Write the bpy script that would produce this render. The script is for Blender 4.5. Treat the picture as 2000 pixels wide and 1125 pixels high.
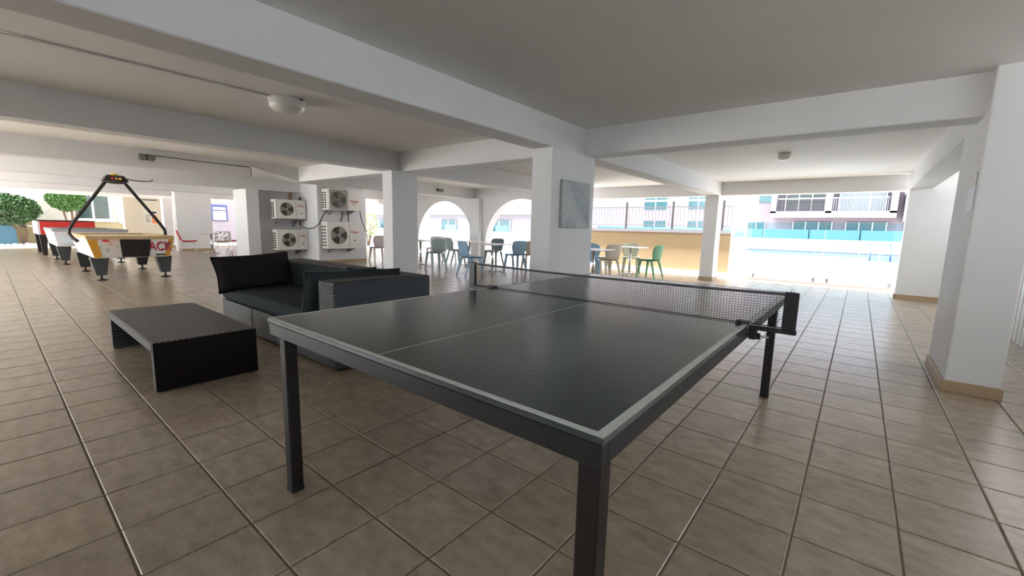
import bpy, bmesh, math, random
from mathutils import Vector, Matrix
random.seed(7)
for o in list(bpy.data.objects): bpy.data.objects.remove(o)
S = bpy.context.scene
COL = S.collection

# ------------------------------------------------------------------ camera
CAMH = 1.1543
cd = bpy.data.cameras.new('camera'); cam = bpy.data.objects.new('camera', cd); COL.objects.link(cam)
cd.sensor_fit = 'HORIZONTAL'; cd.sensor_width = 36.0; cd.lens = 830.0/2000*36.0
cd.clip_start = 0.02; cd.clip_end = 500
RT = Vector((0.7755604, 0.6308298, 0.0236619)); UP = Vector((-0.1066274, 0.0939624, 0.9898493)); FW = Vector((-0.6222031, 0.7702109, -0.1401372))
M3 = Matrix((RT, UP, -FW)).transposed()
cam.matrix_world = Matrix.Translation((0, 0, CAMH)) @ M3.to_4x4()
S.camera = cam

# ------------------------------------------------------------------ sky, sun, exposure
W = bpy.data.worlds.new('world'); S.world = W; W.use_nodes = True
nt = W.node_tree; nt.nodes.clear()
wo = nt.nodes.new('ShaderNodeOutputWorld'); bg = nt.nodes.new('ShaderNodeBackground')
bg.inputs['Color'].default_value = (0.88, 0.94, 1.0, 1); bg.inputs['Strength'].default_value = 1.25
nt.links.new(bg.outputs[0], wo.inputs[0])
sl = bpy.data.lights.new('sun', 'SUN'); sl.energy = 7.5; sl.angle = math.radians(1.5); sl.color = (1.0, 0.965, 0.93)
sun = bpy.data.objects.new('sun', sl); COL.objects.link(sun)
sun.rotation_euler = Vector((0.25, 0.06, -1.0)).to_track_quat('-Z', 'Y').to_euler()
S.view_settings.view_transform = 'Standard'; S.view_settings.look = 'None'
S.view_settings.gamma = 1.0; S.view_settings.use_curve_mapping = False
S.view_settings.exposure = 2.42

# ------------------------------------------------------------------ materials
def lin(c):
    c = c/255.0
    return c/12.92 if c <= .04045 else ((c+.055)/1.055)**2.4
def rgb(r, g, b): return (lin(r), lin(g), lin(b), 1.0)
MATS = {}
def mat(name, col, rough=.6, metal=0, spec=.5, bump=0, bscale=60, var=0, vscale=8, emit=None, stretch=None):
    m = bpy.data.materials.new(name); m.use_nodes = True
    n = m.node_tree; b = n.nodes['Principled BSDF']
    b.inputs['Base Color'].default_value = col; b.inputs['Roughness'].default_value = rough
    b.inputs['Metallic'].default_value = metal; b.inputs['Specular IOR Level'].default_value = spec
    if bump or var:
        ge = n.nodes.new('ShaderNodeNewGeometry'); mp = n.nodes.new('ShaderNodeMapping')
        n.links.new(ge.outputs['Position'], mp.inputs['Vector'])
        if stretch: mp.inputs['Scale'].default_value = stretch
    if var:
        t = n.nodes.new('ShaderNodeTexNoise'); t.inputs['Scale'].default_value = vscale; t.inputs['Detail'].default_value = 6
        n.links.new(mp.outputs[0], t.inputs['Vector'])
        r = n.nodes.new('ShaderNodeMapRange'); r.inputs['To Min'].default_value = 1-var; r.inputs['To Max'].default_value = 1+var
        r.inputs['From Min'].default_value = .25; r.inputs['From Max'].default_value = .75
        n.links.new(t.outputs['Fac'], r.inputs['Value'])
        x = n.nodes.new('ShaderNodeVectorMath'); x.operation = 'SCALE'; x.inputs[0].default_value = col[:3]
        n.links.new(r.outputs[0], x.inputs['Scale']); n.links.new(x.outputs[0], b.inputs['Base Color'])
    if bump:
        t2 = n.nodes.new('ShaderNodeTexNoise'); t2.inputs['Scale'].default_value = bscale; t2.inputs['Detail'].default_value = 4
        n.links.new(mp.outputs[0], t2.inputs['Vector'])
        bp = n.nodes.new('ShaderNodeBump'); bp.inputs['Strength'].default_value = bump; bp.inputs['Distance'].default_value = .01
        n.links.new(t2.outputs['Fac'], bp.inputs['Height']); n.links.new(bp.outputs[0], b.inputs['Normal'])
    MATS[name] = m
    return m
mat('paint', rgb(228, 228, 228), .75, spec=.3, bump=.12, bscale=45, var=.025, vscale=2.5)
mat('ceiling_paint', rgb(243, 242, 239), .85, spec=.2, bump=.15, bscale=60, var=.03, vscale=1.2)
mat('grout', rgb(105, 92, 74), .85, var=.15, vscale=20)
mat('skirting_tile', rgb(176, 152, 122), .45, var=.08, vscale=30)
mat('table_black', rgb(27, 30, 32), .45, bump=.05, bscale=300)
mat('leg_black', rgb(20, 16, 17), .5, var=.1, vscale=60)
mat('line_white', rgb(188, 194, 190), .5, var=.08, vscale=40)
mat('net_black', rgb(26, 28, 31), .7)
mat('tape_grey', rgb(84, 86, 86), .8)
mat('plastic_black', rgb(30, 32, 38), .4)
mat('steel', rgb(180, 180, 182), .3, 1)
mat('chrome', rgb(215, 218, 220), .12, 1)
mat('cushion', rgb(45, 52, 55), .9, spec=.2, bump=.25, bscale=500, var=.06, vscale=9)
mat('pillow_dark', rgb(36, 32, 34), .9, spec=.15, bump=.25, bscale=500, var=.06, vscale=9)
mat('rattan_dark', rgb(17, 11, 11), .75, spec=.2, bump=.06, bscale=120, var=.1, vscale=40)
mat('piping', rgb(80, 86, 88), .8)
mat('ac_white', rgb(232, 230, 222), .4)
mat('ac_dark', rgb(62, 62, 56), .6)
mat('ac_grey', rgb(120, 120, 112), .5)
mat('ac_blade', rgb(168, 166, 154), .4)
mat('haier_red', rgb(196, 40, 52), .5)
mat('rubber', rgb(24, 24, 26), .7)
mat('pipe_white', rgb(205, 203, 195), .6)
mat('pipe_copper', rgb(150, 120, 92), .4, .4)
mat('lamp_white', rgb(236, 236, 230), .3)
mat('dark_metal', rgb(52, 48, 46), .5)
mat('hk_white', rgb(214, 210, 212), .4, var=.1, vscale=5)
mat('hk_yellow', rgb(206, 150, 44), .5)
mat('hk_black', rgb(28, 24, 24), .4)
mat('hk_red', rgb(196, 48, 40), .4)
mat('hk_wood', rgb(190, 160, 110), .5)
mat('hk_blue', rgb(70, 84, 150), .5)
mat('hk_grey', rgb(150, 150, 152), .5)
mat('hk_leg', rgb(50, 54, 54), .35, var=.2, vscale=9)
mat('yellow_lamp', rgb(240, 200, 60), .3)
mat('cloth_green', rgb(70, 92, 88), .9)
mat('chair_pink', rgb(214, 202, 204), .55)
mat('chair_teal', rgb(160, 180, 180), .55)
mat('chair_blue', rgb(148, 182, 208), .55)
mat('chair_dark', rgb(92, 112, 118), .55)
mat('chair_beige', rgb(208, 196, 180), .55)
mat('chair_green', rgb(120, 176, 138), .55)
mat('chair_olive', rgb(190, 190, 168), .55)
mat('chair_ice', rgb(206, 218, 228), .55)
mat('chair_red', rgb(214, 44, 58), .4)
mat('chair_white', rgb(226, 220, 210), .4)
mat('tabletop_white', rgb(225, 222, 218), .35)
mat('leaf', rgb(58, 92, 36), .6, var=.35, vscale=7)
mat('leaf_dark', rgb(42, 72, 32), .6, var=.35, vscale=7)
mat('bark', rgb(92, 74, 58), .9, var=.2, vscale=20)
mat('wall_cream', rgb(206, 200, 184), .8, var=.03, vscale=3)
mat('garden_cream', rgb(158, 153, 142), .8, var=.03, vscale=3)
mat('leaf_pale', rgb(128, 140, 96), .6, var=.25, vscale=7)
mat('wall_khaki', rgb(128, 116, 82), .8, var=.05, vscale=3)
mat('wall_yellow', rgb(152, 132, 100), .8, var=.04, vscale=2)
mat('deck', rgb(172, 168, 170), .8, var=.04, vscale=1.2)
mat('paving_pale', rgb(205, 202, 200), .85, var=.05, vscale=2)  # ground around the hall made pale to bounce sunlight onto the ceiling
mat('pavement', rgb(125, 123, 121), .85, var=.05, vscale=2)
mat('ext_white', rgb(140, 138, 144), .8, var=.02, vscale=2)
mat('ext_pink', rgb(134, 125, 130), .8, var=.03, vscale=2)
mat('ext_grey', rgb(105, 104, 106), .8)
mat('teal_glass', rgb(52, 88, 92), .15, spec=.6)
mat('dark_glass', rgb(44, 60, 60), .12, spec=.6, var=.3, vscale=2)
mat('pale_glass', rgb(150, 166, 172), .15, spec=.6)
mat('blue_panel', rgb(78, 116, 134), .3)
mat('frame_white', rgb(225, 225, 225), .4)
mat('rail_dark', rgb(70, 64, 66), .6)
mat('rail_grey', rgb(120, 116, 124), .6)
mat('paper', rgb(235, 232, 240), .5)
mat('poster_orange', rgb(226, 140, 90), .5)
mat('poster_pale', rgb(214, 214, 206), .5)
mat('poster_ink', rgb(60, 62, 70), .6)
mat('sign_blue', rgb(50, 60, 110), .5)
mat('stone_white', rgb(180, 176, 172), .8, var=.1, vscale=6)
mat('wood_bench', rgb(190, 150, 100), .6)

def tile_mat():
    m = bpy.data.materials.new('floor_tile'); m.use_nodes = True; n = m.node_tree; b = n.nodes['Principled BSDF']
    L = n.links.new
    ge = n.nodes.new('ShaderNodeNewGeometry')
    # per tile tint
    sx = n.nodes.new('ShaderNodeVectorMath'); sx.operation = 'SUBTRACT'; sx.inputs[1].default_value = (TX0, TY0, 0)
    dv = n.nodes.new('ShaderNodeVectorMath'); dv.operation = 'DIVIDE'; dv.inputs[1].default_value = (TSX, TSY, 1000)
    fl = n.nodes.new('ShaderNodeVectorMath'); fl.operation = 'FLOOR'
    wn = n.nodes.new('ShaderNodeTexWhiteNoise'); wn.noise_dimensions = '3D'
    L(ge.outputs['Position'], sx.inputs[0]); L(sx.outputs[0], dv.inputs[0]); L(dv.outputs[0], fl.inputs[0]); L(fl.outputs[0], wn.inputs['Vector'])
    off = n.nodes.new('ShaderNodeVectorMath'); off.operation = 'SCALE'; off.inputs['Scale'].default_value = 9.0
    L(wn.outputs['Color'], off.inputs[0])
    ad = n.nodes.new('ShaderNodeVectorMath'); ad.operation = 'ADD'; L(off.outputs[0], ad.inputs[0]); L(ge.outputs['Position'], ad.inputs[1])
    mp = n.nodes.new('ShaderNodeMapping'); mp.inputs['Scale'].default_value = (9.0, 17.0, 9.0); mp.inputs['Rotation'].default_value = (0, 0, .3); L(ad.outputs[0], mp.inputs['Vector'])
    t = n.nodes.new('ShaderNodeTexNoise'); t.inputs['Scale'].default_value = 1.0; t.inputs['Detail'].default_value = 9; t.inputs['Roughness'].default_value = .65
    L(mp.outputs[0], t.inputs['Vector'])
    cr = n.nodes.new('ShaderNodeValToRGB')
    cr.color_ramp.elements[0].position = .3; cr.color_ramp.elements[0].color = rgb(138, 124, 106)
    cr.color_ramp.elements[1].position = .72; cr.color_ramp.elements[1].color = rgb(170, 156, 138)
    L(t.outputs['Fac'], cr.inputs[0])
    hs = n.nodes.new('ShaderNodeHueSaturation'); L(cr.outputs[0], hs.inputs['Color'])
    mr = n.nodes.new('ShaderNodeMapRange'); mr.inputs['To Min'].default_value = .93; mr.inputs['To Max'].default_value = 1.07; L(wn.outputs['Value'], mr.inputs['Value']); L(mr.outputs[0], hs.inputs['Value'])
    L(hs.outputs[0], b.inputs['Base Color'])
    b.inputs['Roughness'].default_value = .26; b.inputs['Specular IOR Level'].default_value = .5
    t2 = n.nodes.new('ShaderNodeTexNoise'); t2.inputs['Scale'].default_value = 55; t2.inputs['Detail'].default_value = 4; L(ge.outputs['Position'], t2.inputs['Vector'])
    bp = n.nodes.new('ShaderNodeBump'); bp.inputs['Strength'].default_value = .16; bp.inputs['Distance'].default_value = .005; L(t2.outputs['Fac'], bp.inputs['Height']); L(bp.outputs[0], b.inputs['Normal'])
    MATS['floor_tile'] = m
TSX, TSY = .33*.9829, .33
TX0, TY0 = -5.1632*.33, 4.6509*.33
tile_mat()

def wicker(name, base, axis_uv, sc=(34, 60), lo=(22, 22, 24), hi=(96, 98, 98)):
    """woven rattan: basket weave from crossed waves on two chosen axes"""
    m = bpy.data.materials.new(name); m.use_nodes = True; n = m.node_tree; b = n.nodes['Principled BSDF']; L = n.links.new
    tc = n.nodes.new('ShaderNodeTexCoord'); sp = n.nodes.new('ShaderNodeSeparateXYZ'); L(tc.outputs['Object'], sp.inputs[0])
    def wave(sock, k, ph=0.0):
        a = n.nodes.new('ShaderNodeMath'); a.operation = 'MULTIPLY_ADD'; a.inputs[1].default_value = k*2*math.pi; a.inputs[2].default_value = ph; L(sock, a.inputs[0])
        s = n.nodes.new('ShaderNodeMath'); s.operation = 'SINE'; L(a.outputs[0], s.inputs[0]); return s.outputs[0]
    u, v = sp.outputs[axis_uv[0]], sp.outputs[axis_uv[1]]
    wu = wave(u, sc[0]/2); wv = wave(v, sc[1]/2)
    mu = n.nodes.new('ShaderNodeMath'); mu.operation = 'MULTIPLY'; L(wu, mu.inputs[0]); L(wv, mu.inputs[1])
    wv2 = wave(v, sc[1], 0.8)
    ad = n.nodes.new('ShaderNodeMath'); ad.operation = 'MULTIPLY_ADD'; ad.inputs[1].default_value = .35; L(wv2, ad.inputs[0]); L(mu.outputs[0], ad.inputs[2])
    mr = n.nodes.new('ShaderNodeMapRange'); mr.inputs['From Min'].default_value = -1.1; mr.inputs['From Max'].default_value = 1.1; L(ad.outputs[0], mr.inputs['Value'])
    cr = n.nodes.new('ShaderNodeValToRGB'); cr.color_ramp.elements[0].color = rgb(*lo); cr.color_ramp.elements[1].color = rgb(*hi)
    cr.color_ramp.elements[0].position = .25; cr.color_ramp.elements[1].position = .95
    L(mr.outputs[0], cr.inputs[0]); L(cr.outputs[0], b.inputs['Base Color'])
    bp = n.nodes.new('ShaderNodeBump'); bp.inputs['Strength'].default_value = .9; bp.inputs['Distance'].default_value = .006; L(mr.outputs[0], bp.inputs['Height']); L(bp.outputs[0], b.inputs['Normal'])
    b.inputs['Roughness'].default_value = .5
    MATS[name] = m
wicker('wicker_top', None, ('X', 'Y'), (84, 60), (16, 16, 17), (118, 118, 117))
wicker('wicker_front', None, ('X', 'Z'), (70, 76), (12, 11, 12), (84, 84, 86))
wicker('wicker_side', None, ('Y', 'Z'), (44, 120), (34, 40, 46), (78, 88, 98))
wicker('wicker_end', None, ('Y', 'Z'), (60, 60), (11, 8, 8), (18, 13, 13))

def tabletop_mat():
    m = bpy.data.materials.new('table_top'); m.use_nodes = True; n = m.node_tree; b = n.nodes['Principled BSDF']; L = n.links.new
    ge = n.nodes.new('ShaderNodeNewGeometry'); t = n.nodes.new('ShaderNodeTexNoise'); t.inputs['Scale'].default_value = 6; t.inputs['Detail'].default_value = 5
    L(ge.outputs['Position'], t.inputs['Vector'])
    cr = n.nodes.new('ShaderNodeValToRGB'); cr.color_ramp.elements[0].color = rgb(32, 47, 51); cr.color_ramp.elements[1].color = rgb(42, 57, 61); L(t.outputs['Fac'], cr.inputs[0]); L(cr.outputs[0], b.inputs['Base Color'])
    b.inputs['Roughness'].default_value = .2; b.inputs['IOR'].default_value = 1.85
    t2 = n.nodes.new('ShaderNodeTexNoise'); t2.inputs['Scale'].default_value = 5; t2.inputs['Detail'].default_value = 2
    mp = n.nodes.new('ShaderNodeMapping'); mp.inputs['Scale'].default_value = (3, 9, 1); L(ge.outputs['Position'], mp.inputs['Vector']); L(mp.outputs[0], t2.inputs['Vector'])
    bp = n.nodes.new('ShaderNodeBump'); bp.inputs['Strength'].default_value = .12; bp.inputs['Distance'].default_value = .004; L(t2.outputs['Fac'], bp.inputs['Height']); L(bp.outputs[0], b.inputs['Normal'])
    MATS['table_top'] = m
tabletop_mat()

def glass_mat(name, tint, refl=.06):
    m = bpy.data.materials.new(name); m.use_nodes = True; n = m.node_tree; n.nodes.clear(); L = n.links.new
    o = n.nodes.new('ShaderNodeOutputMaterial'); tr = n.nodes.new('ShaderNodeBsdfTransparent'); tr.inputs[0].default_value = tint
    gl = n.nodes.new('ShaderNodeBsdfGlossy'); gl.inputs['Roughness'].default_value = .03
    fr = n.nodes.new('ShaderNodeFresnel'); fr.inputs[0].default_value = 1.45
    mx = n.nodes.new('ShaderNodeMixShader'); L(fr.outputs[0], mx.inputs[0]); L(tr.outputs[0], mx.inputs[1]); L(gl.outputs[0], mx.inputs[2]); L(mx.outputs[0], o.inputs[0])
    MATS[name] = m
glass_mat('blue_glass', (0.80, .93, .98, 1))
def water_mat():
    m = mat('pool_water', rgb(12, 58, 112), .12, spec=.5, bump=.25, bscale=1.2)
water_mat()
def canvas_mat():
    m = bpy.data.materials.new('canvas'); m.use_nodes = True; n = m.node_tree; b = n.nodes['Principled BSDF']; L = n.links.new
    tc = n.nodes.new('ShaderNodeTexCoord')
    t = n.nodes.new('ShaderNodeTexNoise'); t.inputs['Scale'].default_value = 2.2; t.inputs['Detail'].default_value = 3; L(tc.outputs['Object'], t.inputs['Vector'])
    v = n.nodes.new('ShaderNodeTexNoise'); v.inputs['Scale'].default_value = 45; v.inputs['Detail'].default_value = 5; L(tc.outputs['Object'], v.inputs['Vector'])
    ad = n.nodes.new('ShaderNodeMath'); ad.operation = 'MULTIPLY_ADD'; ad.inputs[1].default_value = .7; L(v.outputs['Fac'], ad.inputs[0]); L(t.outputs['Fac'], ad.inputs[2])
    cr = n.nodes.new('ShaderNodeValToRGB'); e = cr.color_ramp.elements; e[0].position = .55; e[0].color = rgb(128, 144, 158); e[1].position = 1.0; e[1].color = rgb(190, 196, 194)
    L(ad.outputs[0], cr.inputs[0]); L(cr.outputs[0], b.inputs['Base Color']); b.inputs['Roughness'].default_value = .7
    MATS['canvas'] = m
canvas_mat()
def art_mat():
    """flat printed side art of the hockey table: blotches of red, white and grey"""
    m = bpy.data.materials.new('hockey_print'); m.use_nodes = True; n = m.node_tree; b = n.nodes['Principled BSDF']; L = n.links.new
    tc = n.nodes.new('ShaderNodeTexCoord'); mp = n.nodes.new('ShaderNodeMapping'); mp.inputs['Scale'].default_value = (1, 4, 7); mp.inputs['Location'].default_value = (0, 1.1, .35); L(tc.outputs['Object'], mp.inputs[0])
    t = n.nodes.new('ShaderNodeTexNoise'); t.inputs['Scale'].default_value = 1.0; t.inputs['Detail'].default_value = 2; L(mp.outputs[0], t.inputs['Vector'])
    cr = n.nodes.new('ShaderNodeValToRGB'); e = cr.color_ramp.elements; e[0].position = .36; e[0].color = rgb(150, 150, 150); e[1].position = .66; e[1].color = rgb(206, 60, 46)
    x = e.new(.46); x.color = rgb(214, 208, 200); x = e.new(.58); x.color = rgb(216, 200, 188)
    L(t.outputs['Fac'], cr.inputs[0]); L(cr.outputs[0], b.inputs['Base Color']); b.inputs['Roughness'].default_value = .4
    MATS['hockey_print'] = m
art_mat()

# ------------------------------------------------------------------ builders
class MB:
    def __init__(s): s.v = []; s.f = []; s.sm = []
    def quadbox(s, P, smooth=False):
        i = len(s.v); s.v += [tuple(p) for p in P]
        for q in ((0, 3, 2, 1), (4, 5, 6, 7), (0, 1, 5, 4), (1, 2, 6, 5), (2, 3, 7, 6), (3, 0, 4, 7)):
            s.f.append(tuple(i+k for k in q)); s.sm.append(smooth)
        return s
    def box(s, x0, x1, y0, y1, z0, z1):
        if x0 > x1: x0, x1 = x1, x0
        if y0 > y1: y0, y1 = y1, y0
        if z0 > z1: z0, z1 = z1, z0
        return s.quadbox([(x0, y0, z0), (x1, y0, z0), (x1, y1, z0), (x0, y1, z0), (x0, y0, z1), (x1, y0, z1), (x1, y1, z1), (x0, y1, z1)])
    def frustum(s, c0, h0, c1, h1):
        """box between two axis aligned rectangles: centre (x,y,z), half sizes (hx,hy)"""
        P = []
        for c, h in ((c0, h0), (c1, h1)):
            P += [(c[0]-h[0], c[1]-h[1], c[2]), (c[0]+h[0], c[1]-h[1], c[2]), (c[0]+h[0], c[1]+h[1], c[2]), (c[0]-h[0], c[1]+h[1], c[2])]
        return s.quadbox(P)
    def tube(s, pts, r, n=8, cap=True):
        pts = [Vector(p) for p in pts]; rs = r if isinstance(r, (list, tuple)) else [r]*len(pts)
        rings = []; up = None
        for k, p in enumerate(pts):
            d = (pts[min(k+1, len(pts)-1)]-pts[max(k-1, 0)]).normalized()
            if up is None:
                a = Vector((0, 0, 1)) if abs(d.z) < .9 else Vector((1, 0, 0)); up = (a-d*a.dot(d)).normalized()
            else:
                u2 = up-d*up.dot(d); up = u2.normalized() if u2.length > 1e-6 else up
            sd = d.cross(up); i = len(s.v)
            for j in range(n):
                t = 2*math.pi*j/n; s.v.append(tuple(p+(up*math.cos(t)+sd*math.sin(t))*rs[k]))
            rings.append(i)
        for a, b in zip(rings, rings[1:]):
            for j in range(n):
                s.f.append((a+j, a+(j+1) % n, b+(j+1) % n, b+j)); s.sm.append(True)
        if cap:
            s.f.append(tuple(rings[0]+j for j in reversed(range(n)))); s.sm.append(False)
            s.f.append(tuple(rings[-1]+j for j in range(n))); s.sm.append(False)
        return s
    def lathe(s, c, prof, n=24, axis='Z', flat=False):
        """profile [(r, h)] turned about an axis through c"""
        rings = []
        for r, h in prof:
            i = len(s.v)
            for j in range(n):
                t = 2*math.pi*j/n; a, b = r*math.cos(t), r*math.sin(t)
                p = {'Z': (a, b, h), 'X': (h, a, b), 'Y': (b, h, a)}[axis]
                s.v.append((c[0]+p[0], c[1]+p[1], c[2]+p[2]))
            rings.append(i)
        for a, b in zip(rings, rings[1:]):
            for j in range(n):
                s.f.append((a+j, a+(j+1) % n, b+(j+1) % n, b+j)); s.sm.append(not flat)
        s.f.append(tuple(rings[0]+j for j in reversed(range(n)))); s.sm.append(False)
        s.f.append(tuple(rings[-1]+j for j in range(n))); s.sm.append(False)
        return s
    def poly(s, pts, d):
        """closed outline extruded by vector d"""
        i = len(s.v); n = len(pts); d = Vector(d)
        s.v += [tuple(p) for p in pts]+[tuple(Vector(p)+d) for p in pts]
        s.f.append(tuple(range(i+n-1, i-1, -1))); s.sm.append(False)
        s.f.append(tuple(range(i+n, i+2*n))); s.sm.append(False)
        for k in range(n):
            s.f.append((i+k, i+(k+1) % n, i+n+(k+1) % n, i+n+k)); s.sm.append(False)
        return s
    def mesh(s, name):
        me = bpy.data.meshes.new(name); me.from_pydata(s.v, [], s.f); me.update()
        me.polygons.foreach_set('use_smooth', s.sm)
        bm = bmesh.new(); bm.from_mesh(me); bmesh.ops.recalc_face_normals(bm, faces=bm.faces[:]); bm.to_mesh(me); bm.free()
        return me
    def build(s, name, m, parent=None, bevel=0, seg=2, loc=None):
        me = s.mesh(name); me.materials.append(MATS[m])
        o = bpy.data.objects.new(name, me); COL.objects.link(o)
        if parent is not None: o.parent = parent
        if loc: o.location = loc
        if bevel:
            b = o.modifiers.new('bevel', 'BEVEL'); b.width = bevel; b.segments = seg; b.limit_method = 'ANGLE'
        return o
def empty(name, loc=(0, 0, 0), rz=0.0):
    o = bpy.data.objects.new(name, None); COL.objects.link(o); o.location = loc; o.rotation_euler = (0, 0, rz); o.empty_display_size = .1
    return o
def tag(o, label, cat, group=None):
    o['label'] = label; o['category'] = cat
    if group: o['group'] = group
    return o
def struct(o, label=None):
    o['kind'] = 'structure'
    if label: o['label'] = label
    return o
def stuff(o): o['kind'] = 'stuff'; return o
def inst(src, name, parent, loc=(0, 0, 0), rot=(0, 0, 0), scale=(1, 1, 1)):
    o = src.copy(); o.name = name; COL.objects.link(o); o.parent = parent; o.location = loc; o.rotation_euler = rot; o.scale = scale
    return o
def copy_tree(src, parent=None):
    c = src.copy(); COL.objects.link(c); c.parent = parent
    for ch in list(src.children): copy_tree(ch, c)
    return c
def text(name, body, size, m, parent, loc, rot, extrude=.002, sx=1.0):
    cu = bpy.data.curves.new(name, 'FONT'); cu.body = body; cu.size = size; cu.extrude = extrude; cu.align_x = 'CENTER'; cu.align_y = 'CENTER'
    t = bpy.data.objects.new(name+'_curve', cu); COL.objects.link(t)
    dg = bpy.context.evaluated_depsgraph_get(); me = bpy.data.meshes.new_from_object(t.evaluated_get(dg))
    bpy.data.objects.remove(t); bpy.data.curves.remove(cu)
    me.materials.clear(); me.materials.append(MATS[m]); me.name = name
    o = bpy.data.objects.new(name, me); COL.objects.link(o); o.parent = parent; o.location = loc; o.rotation_euler = rot; o.scale = (sx, 1, 1)
    return o
FACE_PX = (math.pi/2, 0, math.pi/2)      # text standing upright, read from +X
H2 = math.pi/2

# ------------------------------------------------------------------ building frame levels
ZB, ZC = 2.037, 2.342
X0, X1, X2, X3, X4 = .612, -2.679, -6.034, -9.648, -13.157
XE = -23.8           # left edge of the roof
YP = 11.2            # perimeter beam line
FX0, FX1, FY0, FY1 = -25.7, 2.3, -5.0, 12.05

FYL = -3.0           # unseen rear edge of the roof over the game tables, cut back for daylight
# ------------------------------------------------------------------ floor: every tile a piece
base = MB().box(FX0, FX1, FY0, FY1, -.2, -.004).build('floor', 'grout'); struct(base, 'beige ceramic tiled floor of the open hall')
G = .0035
def tile_shape(mb, x, y, sx=TSX, sy=TSY):
    a, c = .0, .0035
    x0, x1, y0, y1 = x+G, x+sx-G, y+G, y+sy-G
    i = len(mb.v)
    mb.v += [(x0, y0, -.006), (x1, y0, -.006), (x1, y1, -.006), (x0, y1, -.006), (x0, y0, -c*.7), (x1, y0, -c*.7), (x1, y1, -c*.7), (x0, y1, -c*.7),
             (x0+c, y0+c, 0), (x1-c, y0+c, 0), (x1-c, y1-c, 0), (x0+c, y1-c, 0)]
    for q in ((0, 1, 5, 4), (1, 2, 6, 5), (2, 3, 7, 6), (3, 0, 4, 7), (4, 5, 9, 8), (5, 6, 10, 9), (6, 7, 11, 10), (7, 4, 8, 11), (8, 9, 10, 11)):
        mb.f.append(tuple(i+k for k in q)); mb.sm.append(False)
def px(p):
    q = Vector(p)-Vector((0, 0, CAMH)); w = q.dot(FW)
    if w < .05: return None
    return 1000+830*q.dot(RT)/w, 562.5-830*q.dot(UP)/w
cells = []
for i in range(math.floor((FX0-TX0)/TSX), math.ceil((FX1-TX0)/TSX)):
    for j in range(math.floor((FY0-TY0)/TSY), math.ceil((FY1-TY0)/TSY)):
        x, y = TX0+i*TSX, TY0+j*TSY
        if x < FX0 or x+TSX > FX1 or y < FY0 or y+TSY > FY1: continue
        cs = [px((x+a*TSX, y+b*TSY, 0)) for a, b in ((0, 0), (1, 0), (1, 1), (0, 1))]
        area = 0
        if all(cs):
            q = [(min(max(u, 0), 2000), min(max(v, 0), 1125)) for u, v in cs]
            area = abs(sum(q[k][0]*q[(k+1) % 4][1]-q[(k+1) % 4][0]*q[k][1] for k in range(4)))/2
        cells.append((area, x, y))
cells.sort(reverse=True)
tmb = MB(); tile_shape(tmb, 0, 0); tme = tmb.mesh('tile'); tme.materials.append(MATS['floor_tile'])
for a, x, y in cells[:300]:
    o = bpy.data.objects.new('tile', tme); COL.objects.link(o); o.parent = base; o.location = (x, y, 0)
far = MB()
for a, x, y in cells[300:]: tile_shape(far, x, y)
stuff(far.build('tile_field', 'floor_tile', base))

# ------------------------------------------------------------------ ceiling, beams, columns
struct(MB().box(-7.6, FX1, FY0, YP+.35, ZC, ZC+.35).box(XE, -7.6, FYL, YP+.35, ZC, ZC+.35).build('ceiling', 'ceiling_paint'), 'flat painted concrete ceiling between the beams')
beams = []
def beam(x0, x1, y0, y1, label, z0=ZB):
    o = MB().box(x0, x1, y0, y1, z0, ZC+.01).build('beam', 'paint', bevel=.008, seg=1); struct(o, label); beams.append(o); return o
BW = .29
def ybeam(xr, y0, y1, label): return beam(xr-BW, xr, y0, y1, label)
ybeam(X1, FY0, YP, 'deep white beam running overhead to the column with the canvas')
ybeam(X2, FY0, 10.0, 'white beam over the slim column behind the sofa')
ybeam(X4, FYL, YP, 'white beam above the air conditioner wall')
for k, lab in ((1, 'white beam over the second game table'), (2, 'white beam over the red chairs'), (3, 'outermost white roof edge beam by the garden')):
    beam(X4-3.55*k-BW, X4-3.55*k, FYL, YP, lab)
beam(X0, X0+BW+.03, 5.41, 10.76, 'white beam from the right-hand column to the far right wall')
o = MB().poly([(X3, FYL, ZC+.01), (X3, FYL, ZB), (X3, 3.5, ZB), (X3, 3.5, ZC-.04), (X3, 4.43, ZB), (X3, 10.0, ZB), (X3, 10.0, ZC+.01)], (-BW, 0, 0)).build('beam', 'paint'); struct(o, 'white beam above the hockey table with a floodlight on it')
beam(X1, X0+.02, 4.651, 4.651+.29, 'wide white cross beam between the canvas column and the right-hand column')
beam(X2, X1-BW, 4.449, 4.449+.29, 'white cross beam from the sofa column to the canvas column')
beam(X3, X2-BW, 4.43, 4.43+.28, 'white cross beam above the air conditioners')
beam(X1, X0+.33, YP, YP+.3, 'white perimeter beam over the glass pool fence')
beam(-7.4, X1-BW, YP, YP+.3, 'white perimeter beam over the cafe seating and yellow wall')
beam(XE, -13.3, YP, YP+.3, 'white perimeter beam left of the arches')
beam(X1-BW, X1, YP, YP+.3, 'short white perimeter beam block above the slim far column')

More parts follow.
